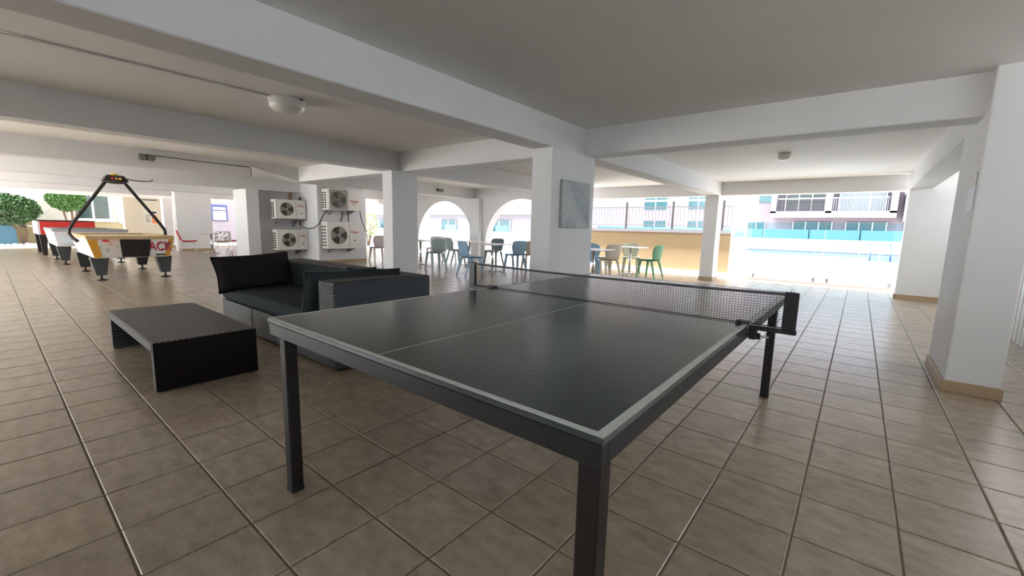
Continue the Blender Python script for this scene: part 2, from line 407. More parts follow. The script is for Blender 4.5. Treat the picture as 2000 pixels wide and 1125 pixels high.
def column(x0, x1, y0, y1, label, z1=ZB+.004, skirt=True):
    c = empty('column', ((x0+x1)/2, (y0+y1)/2, 0)); struct(c, label)
    hx, hy = (x1-x0)/2, (y1-y0)/2
    MB().box(-hx, hx, -hy, hy, 0, z1).build('shaft', 'paint', c, bevel=.01)
    if skirt:
        s = .014
        for n, (a, b, c0, d) in enumerate(((-hx-s, hx+s, -hy-s, -hy), (-hx-s, hx+s, hy, hy+s), (-hx-s, -hx, -hy, hy), (hx, hx+s, -hy, hy))):
            MB().box(a, b, c0, d, 0, .088).build('skirting', 'skirting_tile', c, bevel=.003, seg=1)
    return c
column(X0, .905, 4.512, 5.42, 'thick white column at the right with notices taped to it', z1=ZC+.005)
column(X1-.275, X1, 3.967, 4.92, 'white column with the blue-grey canvas on its side')
column(X2-.27, X2, 4.28, 4.80, 'slim white column just behind the wicker sofa')
column(X1-.30, X1-.0, 11.0, 11.42, 'slim white far column beside the pool fence gate')
column(-14.1, X4, 4.60, 4.92, 'white column left of the air conditioners')
column(-9.76, -9.36, 9.84, 10.02, 'white pilaster between the two arches', skirt=False)
column(-22.9, -22.5, 4.75, 5.05, 'thin white column left of the plain white wall panel')
column(X4-3.55-.3, X4-3.55, 8.3, 8.8, 'white column behind the air conditioner pier')

# walls
def wall(name, mb, m, label): return struct(mb.build(name, m), label)
w = wall('wall_right', MB().box(.624, 2.4, 10.75, 11.0, 0, ZC+.005), 'paint', 'white wall panel beyond the right-hand column')
MB().box(.612, 2.4, 10.736, 10.75, 0, .088).build('skirting', 'skirting_tile', w)
MB().box(.610, .624, 10.736, 11.0, 0, .088).build('skirting', 'skirting_tile', w)
wall('wall_alcove', MB().box(-13.9, -13.42, 4.92, 6.1, 0, ZB), 'paint', 'white recessed wall behind the left pair of air conditioners')
w = wall('wall_pier', MB().box(-13.6, -12.15, 6.08, 7.62, 0, ZC+.005), 'paint', 'white pier wall behind the right pair of air conditioners')
MB().box(-12.15, -12.136, 6.08, 7.62, 0, .08).build('skirting', 'skirting_tile', w)
w = wall('wall_panel', MB().box(-19.95, -19.6, 4.50, 5.62, 0, ZC+.005), 'paint', 'plain white wall panel behind the red chair')
MB().box(-19.6, -19.585, 4.50, 5.62, 0, .09).build('skirting', 'skirting_tile', w)
wall('wall_screen_rear', MB().box(-7.6, FX1, FY0-.3, FY0, -.2, 2.05), 'paint', 'unseen white rear wall added to hold back daylight')  # added out of view, height set to hold back light from behind
wall('wall_screen_side', MB().box(FX1, FX1+.3, FY0, 4.4, -.2, 2.04).box(FX1, FX1+.3, 4.4, 10.9, -.2, 1.8), 'paint', 'white side wall added to limit daylight from the right')  # added in two heights to trim the light entering from the right
wall('wall_left', MB().box(-24.4, -24.0, 3.75, 5.05, 0, ZC+.3), 'wall_cream', 'cream wall with the orange poster')

# arch wall (along X at the perimeter line)
def arch_wall():
    y = 10.0; ya = .28
    xl, xr = -13.4, -5.6; zs = .593; R = 1.39; za = 2.005
    C1, C2 = -11.17, -7.84
    def half(C):
        return [(C-R*math.cos(math.pi*k/24), y, zs+(za-zs)*math.sin(math.pi*k/24)) for k in range(25)]
    # split in strips so that every face is convex: build column-wise
    mb = MB(); top = ZC+.005
    def strip(xa, za, xb, zb):
        mb.quadbox([(xa, y, za), (xb, y, zb), (xb, y+ya, zb), (xa, y+ya, za), (xa, y, top), (xb, y, top), (xb, y+ya, top), (xa, y+ya, top)])
    strip(xl, 0, C1-R, 0)
    for C in (C1, C2):
        h = half(C)
        for a, b in zip(h, h[1:]): strip(a[0], a[2], b[0], b[2])
    strip(C1+R, 0, C2-R, 0); strip(C2+R, 0, xr, 0)
    bm = mb
    return bm.build('wall_arches', 'paint')
struct(arch_wall(), 'white wall with two round arches behind the cafe tables')

# yellow garden wall with railing on top
yw = struct(MB().box(-7.2, -2.62, 12.5, 12.72, -.05, 1.13).build('wall_garden', 'wall_yellow'), 'pale yellow garden wall under the metal railing')
MB().box(-7.25, -2.6, 12.47, 12.75, 1.13, 1.22).build('coping', 'ext_white', yw)
MB().box(-7.2, -2.62, 12.47, 12.5, -.02, .09).build('skirting', 'stone_white', yw)
fe = tag(empty('metal_railing', (-6.7, 12.6, 1.22)), 'grey picket railing on top of the yellow garden wall', 'railing')
for nm, z in (('top_rail', .63), ('bottom_rail', .1)):
    MB().box(-.5, 4.0, -.012, .012, z, z+.025).build(nm, 'rail_grey', fe)
pk = None
for k in range(44):
    x = -.45+k*.1035
    if pk is None: pk = MB().box(-.007, .007, -.007, .007, .1, .64).build('picket', 'rail_grey', fe, loc=(x, 0, 0))
    else: inst(pk, 'picket', fe, (x, 0, 0))
po = None
for x in (-5.68, -4.26, -2.92, -7.1):
    if po is None: po = MB().box(-.025, .025, -.025, .025, -.05, .84).build('post', 'rail_dark', fe, loc=(x+6.7, 0, 0))
    else: inst(po, 'post', fe, (x+6.7, 0, 0))
MB().box(-.5, 4.0, -.03, .03, .80, .85).build('capping', 'frame_white', fe)

# white gate frame and glass fence to the pool
gt = tag(empty('garden_gate', (-2.42, 12.3, 0)), 'narrow white gate post with lattice between yellow wall and glass fence', 'gate')
for x in (-.17, .13):
    MB().box(x-.025, x+.025, -.03, .03, 0, 2.0).build('post', 'frame_white', gt, bevel=.004)
for z in (.05, 1.2, 1.95): MB().box(-.145, .105, -.02, .02, z, z+.05).build('rail', 'frame_white', gt)
for k in range(7):
    MB().tube([(-.145, 0, .12+k*.15), (.105, 0, .26+k*.15)], .006, 6).build('lattice_bar', 'rail_grey', gt)
gf = tag(empty('glass_fence', (-.8, 12.2, 0)), 'frameless blue-tinted glass fence in front of the pool', 'fence')
for a, b in ((-1.32, .16), (.20, 1.50), (1.54, 3.3)):
    MB().box(a, b, -.006, .006, .06, 1.44).build('pane', 'blue_glass', gf)
for x in (-1.2, .05, .31, 1.4, 1.7, 3.1):
    MB().box(x-.03, x+.03, -.035, .035, -.02, .16).build('clamp', 'steel', gf, bevel=.005)
MB().box(-1.32, 3.3, -.05, .05, -.1, .05).build('base_channel', 'ext_white', gf)
struct(MB().box(-2.6, 6, FY1, 12.75, -.12, -.012).build('trim_kerb', 'skirting_tile'), 'beige threshold strip along the glass fence')

# ------------------------------------------------------------------ outside ground, pool, buildings
struct(MB().box(-60, 40, FY1, 26.2, -.35, -.03).build('floor_deck', 'deck'), 'pale sunlit pool deck')
struct(MB().box(-60, -6.8, 26.2, 60, -.35, -.03).box(-6.8, .3, 26.2, 29.2, -.35, -.03).build('floor_deck_left', 'deck'), 'pale paving left of the pool')
struct(MB().box(-6.8, 40, 37.5, 60, -.35, -.03).build('floor_deck_far', 'deck'), 'pale paving beyond the pool')
struct(MB().box(-60, FX0, -30, FY1, -.3, -.03).build('floor_garden', 'paving_pale'), 'grey paving by the garden trees')
struct(MB().box(FX1, 40, -30, FY1, -.3, -.03).build('floor_side', 'paving_pale'), 'pale paving right of the hall')
struct(MB().box(FX0, FX1, -30, FY0, -.3, -.03).build('floor_rear', 'paving_pale'), 'pale paving behind the hall')
pool = tag(empty('swimming_pool', (12, 33, 0)), 'long blue swimming pool behind the glass fence', 'pool')
MB().poly([(-18.8, -3.6, -.05), (-11.6, -3.6, -.05), (-11.6, -6.6, -.05), (26, -6.6, -.05), (26, 4.5, -.05), (-18.8, 4.5, -.05)], (0, 0, -.9)).build('water', 'pool_water', pool)
for a, b, c, d in ((-19.1, -11.6, -3.9, -3.6), (-11.9, -11.6, -6.6, -3.9), (-11.9, 26, -6.9, -6.6), (-19.1, 26, 4.5, 4.8), (-19.1, -18.8, -3.6, 4.5)):
    MB().box(a, b, c, d, -.1, .0).build('coping', 'deck', pool)
for k, x in enumerate((-.35, 1.25)):
    lad = tag(empty('pool_handrail', (.35+.75*k, 26.0, 0)), ('left' if k == 0 else 'right')+' curved steel pool handrail at the water edge', 'handrail', 'steel pool handrails')
    for dx in (0, .0):
        pass
    MB().tube([(-.3, -.25, -.02), (-.3, -.25, .6), (-.24, -.2, .78), (-.1, -.05, .84), (.05, .2, .78), (.1, .5, .45), (.12, .75, -.04)], .03, 8).build('rail', 'steel', lad)
    MB().lathe((-.3, -.25, -.03), [(.07, 0), (.07, .03), (.04, .04)], 12).build('flange', 'steel', lad)
# low white terrace wall with teal glass on top
tw = tag(empty('terrace_wall', (0, 39.0, 0)), 'low white terrace wall with a blue glass balustrade beyond the pool', 'wall')
MB().box(-30, 22, 0, .3, -.1, .85).build('wall', 'ext_white', tw)
for k in range(17):
    MB().box(-30+k*3.0+.05, -30+k*3.0+2.95, .1, .13, .85, 1.55).build('pane', 'blue_panel', tw)
def building():
    b = tag(empty('apartment_building', (0, 43, 0)), 'pale apartment block with railed balconies beyond the pool', 'building')
    MB().box(-30, 26, 1.2, 8, -.1, 11).build('wall', 'ext_pink', b)
    for z in (2.55, 5.4): MB().box(-6.1, 1.9, -1.0, 1.2, z, z+.5).build('balcony_slab', 'ext_pink', b)
    for x in (-6.1, -2.35, 1.5): MB().box(x, x+.4, -1.0, 1.2, 2.9, 5.4).build('balcony_wall', 'ext_white', b)
    for x0, x1, fm, rm in ((-5.6, -2.4, 'dark_glass', 'rail_dark'), (-1.9, 1.4, 'pale_glass', 'rail_grey')):
        w = MB().box(x0+.3, x1-.1, 1.1, 1.22, 3.05, 5.1).build('window', fm, b)
        for k in range(4):
            x = x0+.3+k*(x1-x0-.4)/3; MB().box(x-.04, x+.04, 1.04, 1.12, 3.05, 5.1).build('mullion', 'frame_white', w)
        rl = MB().box(x0, x1, -.95, -.9, 4.02, 4.1).build('balcony_rail', 'frame_white', b)
        bars = MB()
        for k in range(24):
            x = x0+.05+k*(x1-x0-.1)/23; bars.box(x-.02, x+.02, -.94, -.9, 3.05, 4.02)
        stuff(bars.build('balusters', rm, rl))
    for x0, x1, z0, z1, nm in ((-8.1, -6.7, .9, 2.15, 3), (-4.6, -1.9, .6, 2.25, 4), (-1.0, 1.5, .6, 2.25, 4), (-7.4, -6.2, 3.9, 4.5, 2), (2.6, 4.2, .9, 2.1, 3), (-13.5, -11.5, .9, 2.2, 3), (-18, -15.5, .9, 2.2, 3), (-13.5, -11.5, 3.4, 4.9, 3), (-18, -15.5, 3.4, 4.9, 3)):
        w = MB().box(x0, x1, 1.1, 1.22, z0, z1).build('window', 'teal_glass', b)
        for k in range(nm):
            x = x0+k*(x1-x0)/(nm-1); MB().box(x-.035, x+.035, 1.05, 1.12, z0, z1).build('mullion', 'frame_white', w)
    MB().box(2.3, 26, -.6, 1.2, 2.3, 11).build('projecting_bay', 'ext_white', b)
building()
def house():
    b = tag(empty('white_house', (-32, 27, 0)), 'white house with teal windows seen through the arches', 'building')
    MB().box(-20, 14.0, 0, 7, -.1, 9).build('wall', 'ext_white', b)
    MB().box(-20, 14.0, -3.0, -2.7, -.1, .85).build('terrace_parapet', 'ext_white', b)
    for x0, x1 in ((-1.0, .9), (5.2, 6.6), (-13, -11), (10.8, 12)):
        MB().box(x0, x1, -2.9, -2.86, .85, 1.3).build('balustrade_pane', 'blue_panel', b)
    for x0, x1 in ((1.6, 3.6), (7.6, 9.9), (-4.0, -2.4), (-9, -7.4)):
        w = MB().box(x0, x1, -.08, .02, .7, 1.75).build('window', 'teal_glass', b)
        for k in range(3):
            x = x0+k*(x1-x0)/2; MB().box(x-.04, x+.04, -.13, -.06, .7, 1.75).build('mullion', 'frame_white', w)
    MB().box(-20, 14.0, -.8, 0, 2.15, 2.3).build('ledge', 'ext_grey', b)
house()

# ------------------------------------------------------------------ table tennis table
TXA, TXB, TYA, TYN, TYB, TZ = -1.866, -.337, .703, 2.073, 3.443, .762
def tennis():
    cx, cy = (TXA+TXB)/2, TYN
    t = tag(empty('table_tennis_table', (cx, cy, 0)), 'dark grey-green table tennis table in the foreground', 'table')
    hx = (TXB-TXA)/2
    for y0, y1 in ((TYA-cy, -.003), (.003, TYB-cy)):
        bd = MB().box(-hx, hx, y0, y1, TZ-.016, TZ).build('board', 'table_top', t, bevel=.002, seg=1)
        e = .0006; wl = .021
        MB().box(-hx+.0015, -hx+wl, y0+.0015, y1-.0015, TZ-.001, TZ+e).build('side_line', 'line_white', bd)
        MB().box(hx-wl, hx-.0015, y0+.0015, y1-.0015, TZ-.001, TZ+e).build('side_line', 'line_white', bd)
        ye = (y0, y0+wl) if y0 < -.5 else (y1-wl, y1)
        MB().box(-hx+wl, hx-wl, ye[0]+.0015, ye[1]-.0015, TZ-.001, TZ+e).build('end_line', 'line_white', bd)
        MB().box(-.0018, .0018, y0+wl, y1, TZ-.001, TZ+e*.6).build('centre_line', 'line_white', bd)
        za, zb = TZ-.070, TZ-.017; w = .03
        ix = hx-.004
        ya, yb = y0+.004, y1-.004
        for a, b, c, d in ((-ix, ix, ya, ya+w), (-ix, ix, yb-w, yb), (-ix, -ix+w, ya+w, yb-w), (ix-w, ix, ya+w, yb-w)):
            MB().box(a, b, c, d, za, zb).build('apron_rail', 'table_black', t, bevel=.003, seg=1)
    lw = .025
    for x in (-hx+.03, hx-.03):
        for y in (TYA-cy+.03, TYB-cy-.03):
            if x < 0 and y < 0: x_, y_ = x+.04, y+.02
            else: x_, y_ = x, y
            if y > 0 and x > 0: x_ = x-.045
            l = MB().box(x_-lw, x_+lw, y_-lw, y_+lw, .012, TZ-.02).build('leg', 'leg_black', t, bevel=.004, seg=1)
            MB().box(x_-lw-.002, x_+lw+.002, y_-lw-.002, y_+lw+.002, 0, .022).build('rubber_foot', 'rubber', l, bevel=.004, seg=1)
    return t
tennis()
def net():
    cy = TYN; x0, x1 = TXA-.15, TXB+.15
    t = tag(empty('table_tennis_net', ((x0+x1)/2, cy, TZ)), 'black mesh net with grey top tape clamped across the table', 'net')
    hx = (x1-x0)/2; zt = .152
    mb = MB(); r = .0009; n = 150; sag = lambda u: .004+.012*max(0, 1-abs(u+.25)*1.2)
    zs = [.006+k*(zt-.012)/12 for k in range(13)]
    ypos = lambda u, z: .004*math.sin(7*u)+.006*math.sin(3*u+z*20)*(1-z/zt)
    topz = lambda u: zt-.010*(1-u*u)
    us = [-1+2*k/n for k in range(n+1)]
    for u in us[2:-2]:
        x = u*(hx-.02); zt_ = topz(u)
        mb.tube([(x, ypos(u, .0), .003), (x, ypos(u, .07), zt_*.5), (x, ypos(u, .15), zt_-.006)], r, 3, cap=False)
    for k in range(13):
        pts = []
        for u in us[::5]: pts.append((u*(hx-.02), ypos(u, zs[k]), .004+(topz(u)-.01)*k/12.5))
        mb.tube(pts, r, 3, cap=False)
    stuff(mb.build('mesh', 'net_black', t))
    tp = MB()
    for a, b in zip(us[::6], us[6::6]):
        xa, xb = a*(hx-.01), b*(hx-.01)
        za, zb = topz(a), topz(b); ya, yb = ypos(a, .15), ypos(b, .15)
        tp.quadbox([(xa, ya-.003, za-.012), (xb, yb-.003, zb-.012), (xb, yb+.003, zb-.012), (xa, ya+.003, za-.012), (xa, ya-.003, za), (xb, yb-.003, zb), (xb, yb+.003, zb), (xa, ya+.003, za)])
    tp.build('top_tape', 'tape_grey', t)
    MB().tube([(u*(hx-.02), ypos(u, 0), .004) for u in us[::10]], .0022, 5).build('bottom_cord', 'net_black', t)
    for s in (-1, 1):
        xs = s*hx
        MB().box(xs-.028, xs+.022, -.012, .012, -.004, zt+.004).build('post_sleeve', 'plastic_black', t, bevel=.003, seg=1)
        MB().box(xs+s*.026, xs-s*.20, -.02, .02, -.022 if s > 0 else -.02, .001 if abs(1) else 0).build('bracket_arm', 'plastic_black', t, bevel=.003, seg=1) if False else None
        MB().box(min(xs+s*.026, xs-s*.142), max(xs+s*.026, xs-s*.142), -.016, .016, -.020, -.001).build('bracket_arm', 'plastic_black', t, bevel=.003, seg=1)
        MB().box(min(xs-s*.145, xs-s*.20), max(xs-s*.145, xs-s*.20), -.022, .022, .002, .012).build('clamp_jaw', 'plastic_black', t, bevel=.002, seg=1)
        MB().box(xs-s*.13-.014, xs-s*.13+.014, -.022, .022, -.062, .0).build('clamp_body', 'plastic_black', t, bevel=.003, seg=1)
        MB().tube([(xs-s*.155, 0, -.045), (xs-s*.07, 0, -.048)], .004, 8).build('clamp_screw', 'steel', t)
        MB().box(xs-s*.115-.014, xs-s*.115+.014, -.008, .008, -.062, -.034).build('clamp_knob', 'plastic_black', t, bevel=.004, seg=1)
    MB().tube([(hx, 0, zt+.004), (hx+.004, 0, zt+.016), (hx-.006, 0, zt+.02), (hx-.008, 0, zt+.006)], .0015, 5).build('tension_loop', 'steel', t)
net()

# ------------------------------------------------------------------ wicker sofa, cushions, coffee table
def sofa():
    sx0, sx1, sy0, sy1 = -5.54, -3.054, 1.628, 2.56
    s = tag(empty('wicker_sofa', (-4.3, 2.1, 0)), 'low charcoal wicker sofa with dark grey seat cushion', 'sofa')
    L = lambda x0, x1, y0, y1, z0, z1: MB().box(x0+4.3, x1+4.3, y0-2.1, y1-2.1, z0, z1)
    for a, b in ((sx0, -4.695), (-4.685, -3.945), (-3.935, sx1)):
        L(a, b, sy0, sy1, .02, .285).build('base_section', 'wicker_front', s, bevel=.012)
    L(sx1-.004, sx1+.006, sy0+.012, sy1-.004, .03, .70).build('side_weave', 'wicker_side', s, bevel=.002, seg=1)
    L(sx0, sx1, sy1-.24, sy1, .285, .705).build('backrest', 'wicker_front', s, bevel=.018)
    L(sx0+.25, sx1-.26, sy1-.30, sy1-.235, .42, .69).build('back_panel', 'cushion', s, bevel=.02)
    L(sx1-.25, sx1, sy0, sy1-.24, .285, .71).build('arm', 'wicker_front', s, bevel=.018)
    L(sx0, sx0+.22, 2.02, sy1-.24, .285, .70).build('arm', 'wicker_front', s, bevel=.018)
    L(sx0+.01, sx1-.255, sy0-.005, sy1-.245, .285, .42).build('seat_cushion', 'cushion', s, bevel=.045, seg=4)
    L(sx0+.08, sx0+.02, sy0+.02, sy0+.08, 0, .03)
    for x in (sx0+.06, -4.69, -3.94, sx1-.06):
        for y in (sy0+.06, sy1-.06): L(x-.02, x+.02, y-.02, y+.02, 0, .03).build('foot', 'rubber', s)
    return s
sofa()
def pillow(label, w, h, d, loc, rot, m, pipe=None):
    """stuffed square cushion: w wide (X), h tall (Z), d thick (Y); pinched pointed corners"""
    n = 14; mb = MB(); idx = {}
    for side in (0, 1):
        for i in range(n+1):
            for j in range(n+1):
                u, v = 2*i/n-1, 2*j/n-1
                pinch = 1-.07*(1-u*u)*0
                edge = (1-u**4)*(1-v**4)
                x = u*(1-.07*(1-v*v))*w/2 if False else u*w/2*(1-.06*(1-abs(v))**.8*abs(u))
                z = v*h/2*(1-.07*(1-abs(u))**.8*abs(v))
                y = d/2*edge**.42*(1 if side else -1)
                y += .006*math.sin(5*u+3*v)*edge
                if (i in (0, n) or j in (0, n)) and side == 1: idx[1, i, j] = idx[0, i, j]; continue
                idx[side, i, j] = len(mb.v); mb.v.append((x, y, z))
    for side in (0, 1):
        for i in range(n):
            for j in range(n):
                q = (idx[side, i, j], idx[side, i+1, j], idx[side, i+1, j+1], idx[side, i, j+1])
                mb.f.append(q if side == 0 else tuple(reversed(q))); mb.sm.append(True)
    o = empty('throw_pillow', loc); o.rotation_euler = rot; tag(o, label, 'pillow')
    mb.build('cover', m, o)
    ring = [(idx[0, i, 0]) for i in range(n+1)]+[idx[0, n, j] for j in range(1, n+1)]+[idx[0, i, n] for i in range(n-1, -1, -1)]+[idx[0, 0, j] for j in range(n-1, -1, -1)]
    MB().tube([mb.v[k] for k in ring], .004, 5).build('piping', pipe or m, o)
    return o
pillow('dark brown-black pillow leaning at the left end of the sofa', .80, .40, .15, (-5.25, 1.885, .60), (-.34, -.05, H2+.03), 'pillow_dark')
pillow('slate grey pillow with pale piping leaning on the right arm of the sofa', .62, .44, .15, (-3.46, 1.90, .565), (.36, -.02, H2-.12), 'cushion', 'piping')
pillow('dark grey pillow tucked into the back right corner of the sofa', .46, .42, .14, (-3.42, 2.22, .56), (.25, .0, H2-.7), 'cushion')
def coffee():
    x0, x1, y0, y1, zt = -5.10, -3.535, .622, 1.25, .345
    c = tag(empty('coffee_table', ((x0+x1)/2, (y0+y1)/2, 0)), 'low black wicker coffee table in front of the sofa', 'table')
    cx, cy = (x0+x1)/2, (y0+y1)/2
    tp = MB().box(x0-cx, x1-cx, y0-cy, y1-cy, zt-.065, zt).build('top', 'wicker_top', c, bevel=.008)
    MB().box(x0-cx+.01, x1-cx-.01, y0-cy-.003, y0-cy+.006, zt-.062, zt-.006).build('edge_weave', 'wicker_front', tp)
    for xa, xb in ((x0+.01, x0+.065), (x1-.06, x1-.004)):
        l = MB().box(xa-cx, xb-cx, y0-cy+.002, y1-cy-.002, .006, zt-.06).build('end_panel', 'wicker_front', c, bevel=.006)
        for y in (y0-cy+.05, y1-cy-.05): MB().box(xa-cx+.01, xb-cx-.01, y-.02, y+.02, 0, .01).build('glide', 'rubber', l)
    MB().box(x1-cx-.004, x1-cx+.003, y0-cy+.004, y1-cy-.004, .008, zt-.004).build('outer_weave', 'rattan_dark', c)
    return c
coffee()

# ------------------------------------------------------------------ game tables
def tapered_leg(t, x, y, ztop, dx, h=.30, w=.15):
    l = MB().frustum((x+dx*.3, y, h-.19 if False else .10), (.062, .075), (x, y, ztop), (.10, .13)).build('leg', 'hk_leg', t, bevel=.008)
    MB().tube([(x+dx*.3, y, .02), (x+dx*.3, y, .11)], .018, 8).build('stem', 'hk_black', l)
    MB().lathe((x+dx*.3, y, 0), [(.085, 0), (.085, .012), (.05, .022), (.02, .035)], 16).build('levelling_foot', 'hk_black', l)
def hockey():
    X = -11.93; Y = 1.775
    t = tag(empty('air_hockey_table', (X, Y, 0)), 'air hockey table with yellow corners and a black score arch', 'game table')
    hl, hw = 1.13, .635; zt, zb = .815, .415
    MB().frustum((0, 0, zb), (hl-.05, hw-.09), (0, 0, zt-.04), (hl, hw)).build('body', 'hk_white', t, bevel=.01)
    # rim
    for a, b, c, d in ((-hl-.01, hl+.01, -hw-.01, -hw+.10), (-hl-.01, hl+.01, hw-.10, hw+.01), (-hl-.01, -hl+.1, -hw+.1, hw-.1), (hl-.1, hl+.01, -hw+.1, hw-.1)):
        MB().box(a, b, c, d, zt-.045, zt+.015).build('rim', 'hk_wood', t, bevel=.006)
    MB().box(-hl+.1, hl-.1, -hw+.1, hw-.1, zt-.05, zt-.02).build('playfield', 'tabletop_white', t)
    # near end face panels: follow the slanted end
    def endpanel(y0, y1, m, name, off=.004, za=zb+.012, zb_=zt-.052):
        def P(y, z, k):
            f = (z-zb)/(zt-.04-zb); x = hl-.05+.05*f+off*k
            yy = y*(hw-.09+.09*f)
            return (x, yy, z)
        mb = MB(); mb.quadbox([P(y0, za, -1), P(y1, za, -1), P(y1, za, 1), P(y0, za, 1), P(y0, zb_, -1), P(y1, zb_, -1), P(y1, zb_, 1), P(y0, zb_, 1)])
        return mb.build(name, m, t)
    endpanel(-1, -.80, 'hk_yellow', 'corner_panel'); endpanel(.86, 1, 'hk_yellow', 'corner_panel')
    endpanel(-.80, -.26, 'hockey_print', 'printed_panel'); endpanel(.40, .86, 'tabletop_white', 'lettered_panel')
    endpanel(-.30, .42, 'hk_black', 'goal_box', .014)
    text('lettering', 'ACK', .25, 'hk_red', t, (hl-.012, .405, .625), (H2+.13, 0, H2), .003, sx=.72)
    text('lettering_outline', 'ACK', .25, 'hk_blue', t, (hl-.016, .418, .612), (H2+.13, 0, H2), .001, sx=.74)
    MB().lathe((hl-.03, .405, .47), [(.0, -.01), (.09, 0), (.09, .012), (.0, .02)], 16, 'X').build('print_puck', 'hk_black', t) if False else None
    MB().box(hl-.04, hl-.025, .33, .48, .445, .475).build('printed_puck', 'hk_black', t, bevel=.006)
    for x, dx in ((hl-.22, .35), (-hl+.22, -.35)):
        for y in (-hw+.16, hw-.16): tapered_leg(t, x, y, zb+.01, dx)
    # score arch: bent tubes from the long sides
    za = 1.93
    for s in (-1, 1):
        MB().tube([(0.12, s*(hw+.02), .70), (.02, s*(hw+.07), .76), (-.02, s*(hw+.11), .84), (0, s*(hw+.10), .93), (0, s*(hw+.03), 1.06), (0, s*.13, za-.02), (0, s*.09, za+.02)], .030, 10).build('arch_tube', 'hk_black', t)
    sb = MB().frustum((0, 0, za-.04), (.17, .20), (0, 0, za+.09), (.12, .13)).build('score_box', 'hk_black', t, bevel=.02)
    MB().lathe((0, 0, za-.045), [(.10, -.03), (.17, -.005), (.18, .02), (.16, .03)], 20).build('score_dish', 'dark_metal', sb)
    MB().lathe((0, 0, za+.09), [(.07, 0), (.065, .025), (.03, .045)], 14).build('beacon', 'yellow_lamp', sb)
    for y, m in ((-.06, 'hk_red'), (.06, 'yellow_lamp'), (0, 'hk_wood')):
        MB().box(.14, .163, y-.02, y+.02, za+.0, za+.04).build('score_light', m, sb)
    # feed wire to the beam
    return t
hockey()
tag(MB().tube([(-11.93, 1.87, 1.99), (-12.0, 2.05, 1.955), (-12.1, 2.25, 1.95), (-12.4, 2.45, 1.99), (-12.8, 2.56, 2.04), (-13.12, 2.60, 2.085)], .010, 6).build('power_cable', 'dark_metal'), 'thin grey cable from the score arch up to the beam', 'cable')
def pool_table():
    t = tag(empty('pool_table', (-16.1, 1.70, 0)), 'white-sided game table with green cloth behind the hockey table', 'game table')
    hl, hw, zt, zb = 1.12, .68, .84, .44
    MB().frustum((0, 0, zb), (hl-.06, hw-.06), (0, 0, zt-.03), (hl, hw)).build('body', 'hk_white', t, bevel=.02)
    for a, b, c, d in ((-hl, hl, -hw-.01, -hw+.12), (-hl, hl, hw-.12, hw+.01), (-hl-.01, -hl+.12, -hw+.12, hw-.12), (hl-.12, hl+.01, -hw+.12, hw-.12)):
        MB().box(a, b, c, d, zt-.03, zt+.03).build('rail', 'hk_grey', t, bevel=.006)
    MB().box(-hl+.12, hl-.12, -hw+.12, hw-.12, zt-.04, zt).build('playfield', 'cloth_green', t)
    for x in (hl-.2, -hl+.2):
        for y in (-hw+.17, hw-.17): tapered_leg(t, x, y, zb+.01, .2 if x > 0 else -.2)
    MB().box(hl-.055, hl-.02, -hw+.12, -hw+.5, .52, .76).build('side_print', 'chair_ice', t)
pool_table()
def red_table():
    t = tag(empty('football_table', (-20.0, 1.62, 0)), 'red-sided game table at the back of the row', 'game table')
    hl, hw, zt, zb = 1.0, .62, 1.02, .62
    for a, b, c, d in ((-hl, hl, -hw, -hw+.05), (-hl, hl, hw-.05, hw), (-hl, -hl+.05, -hw+.05, hw-.05), (hl-.05, hl, -hw+.05, hw-.05)):
        w = MB().box(a, b, c, d, zb, zt).build('side_board', 'hk_red' if c > -hw+.01 else 'hk_white', t)
        MB().box(a-.01, b+.01, c-.01, d+.01, zt, zt+.03).build('edge_cap', 'hk_black', w)
    MB().box(-hl+.05, hl-.05, -hw+.05, hw-.05, zb+.08, zb+.1).build('playfield', 'cloth_green', t)
    for x in (hl-.12, -hl+.12):
        for y in (-hw+.1, hw-.1):
            l = MB().frustum((x, y, .0), (.05, .05), (x, y, zb+.01), (.08, .08)).build('leg', 'hk_black', t)
    for k in range(4):
        x = -.7+k*.46; r = MB().tube([(x, -hw-.22, .86), (x, hw+.12, .86)], .01, 8).build('rod', 'chrome', t)
        MB().tube([(x, -hw-.30, .86), (x, -hw-.2, .86)], .022, 8).build('handle', 'hk_black', r)
red_table()

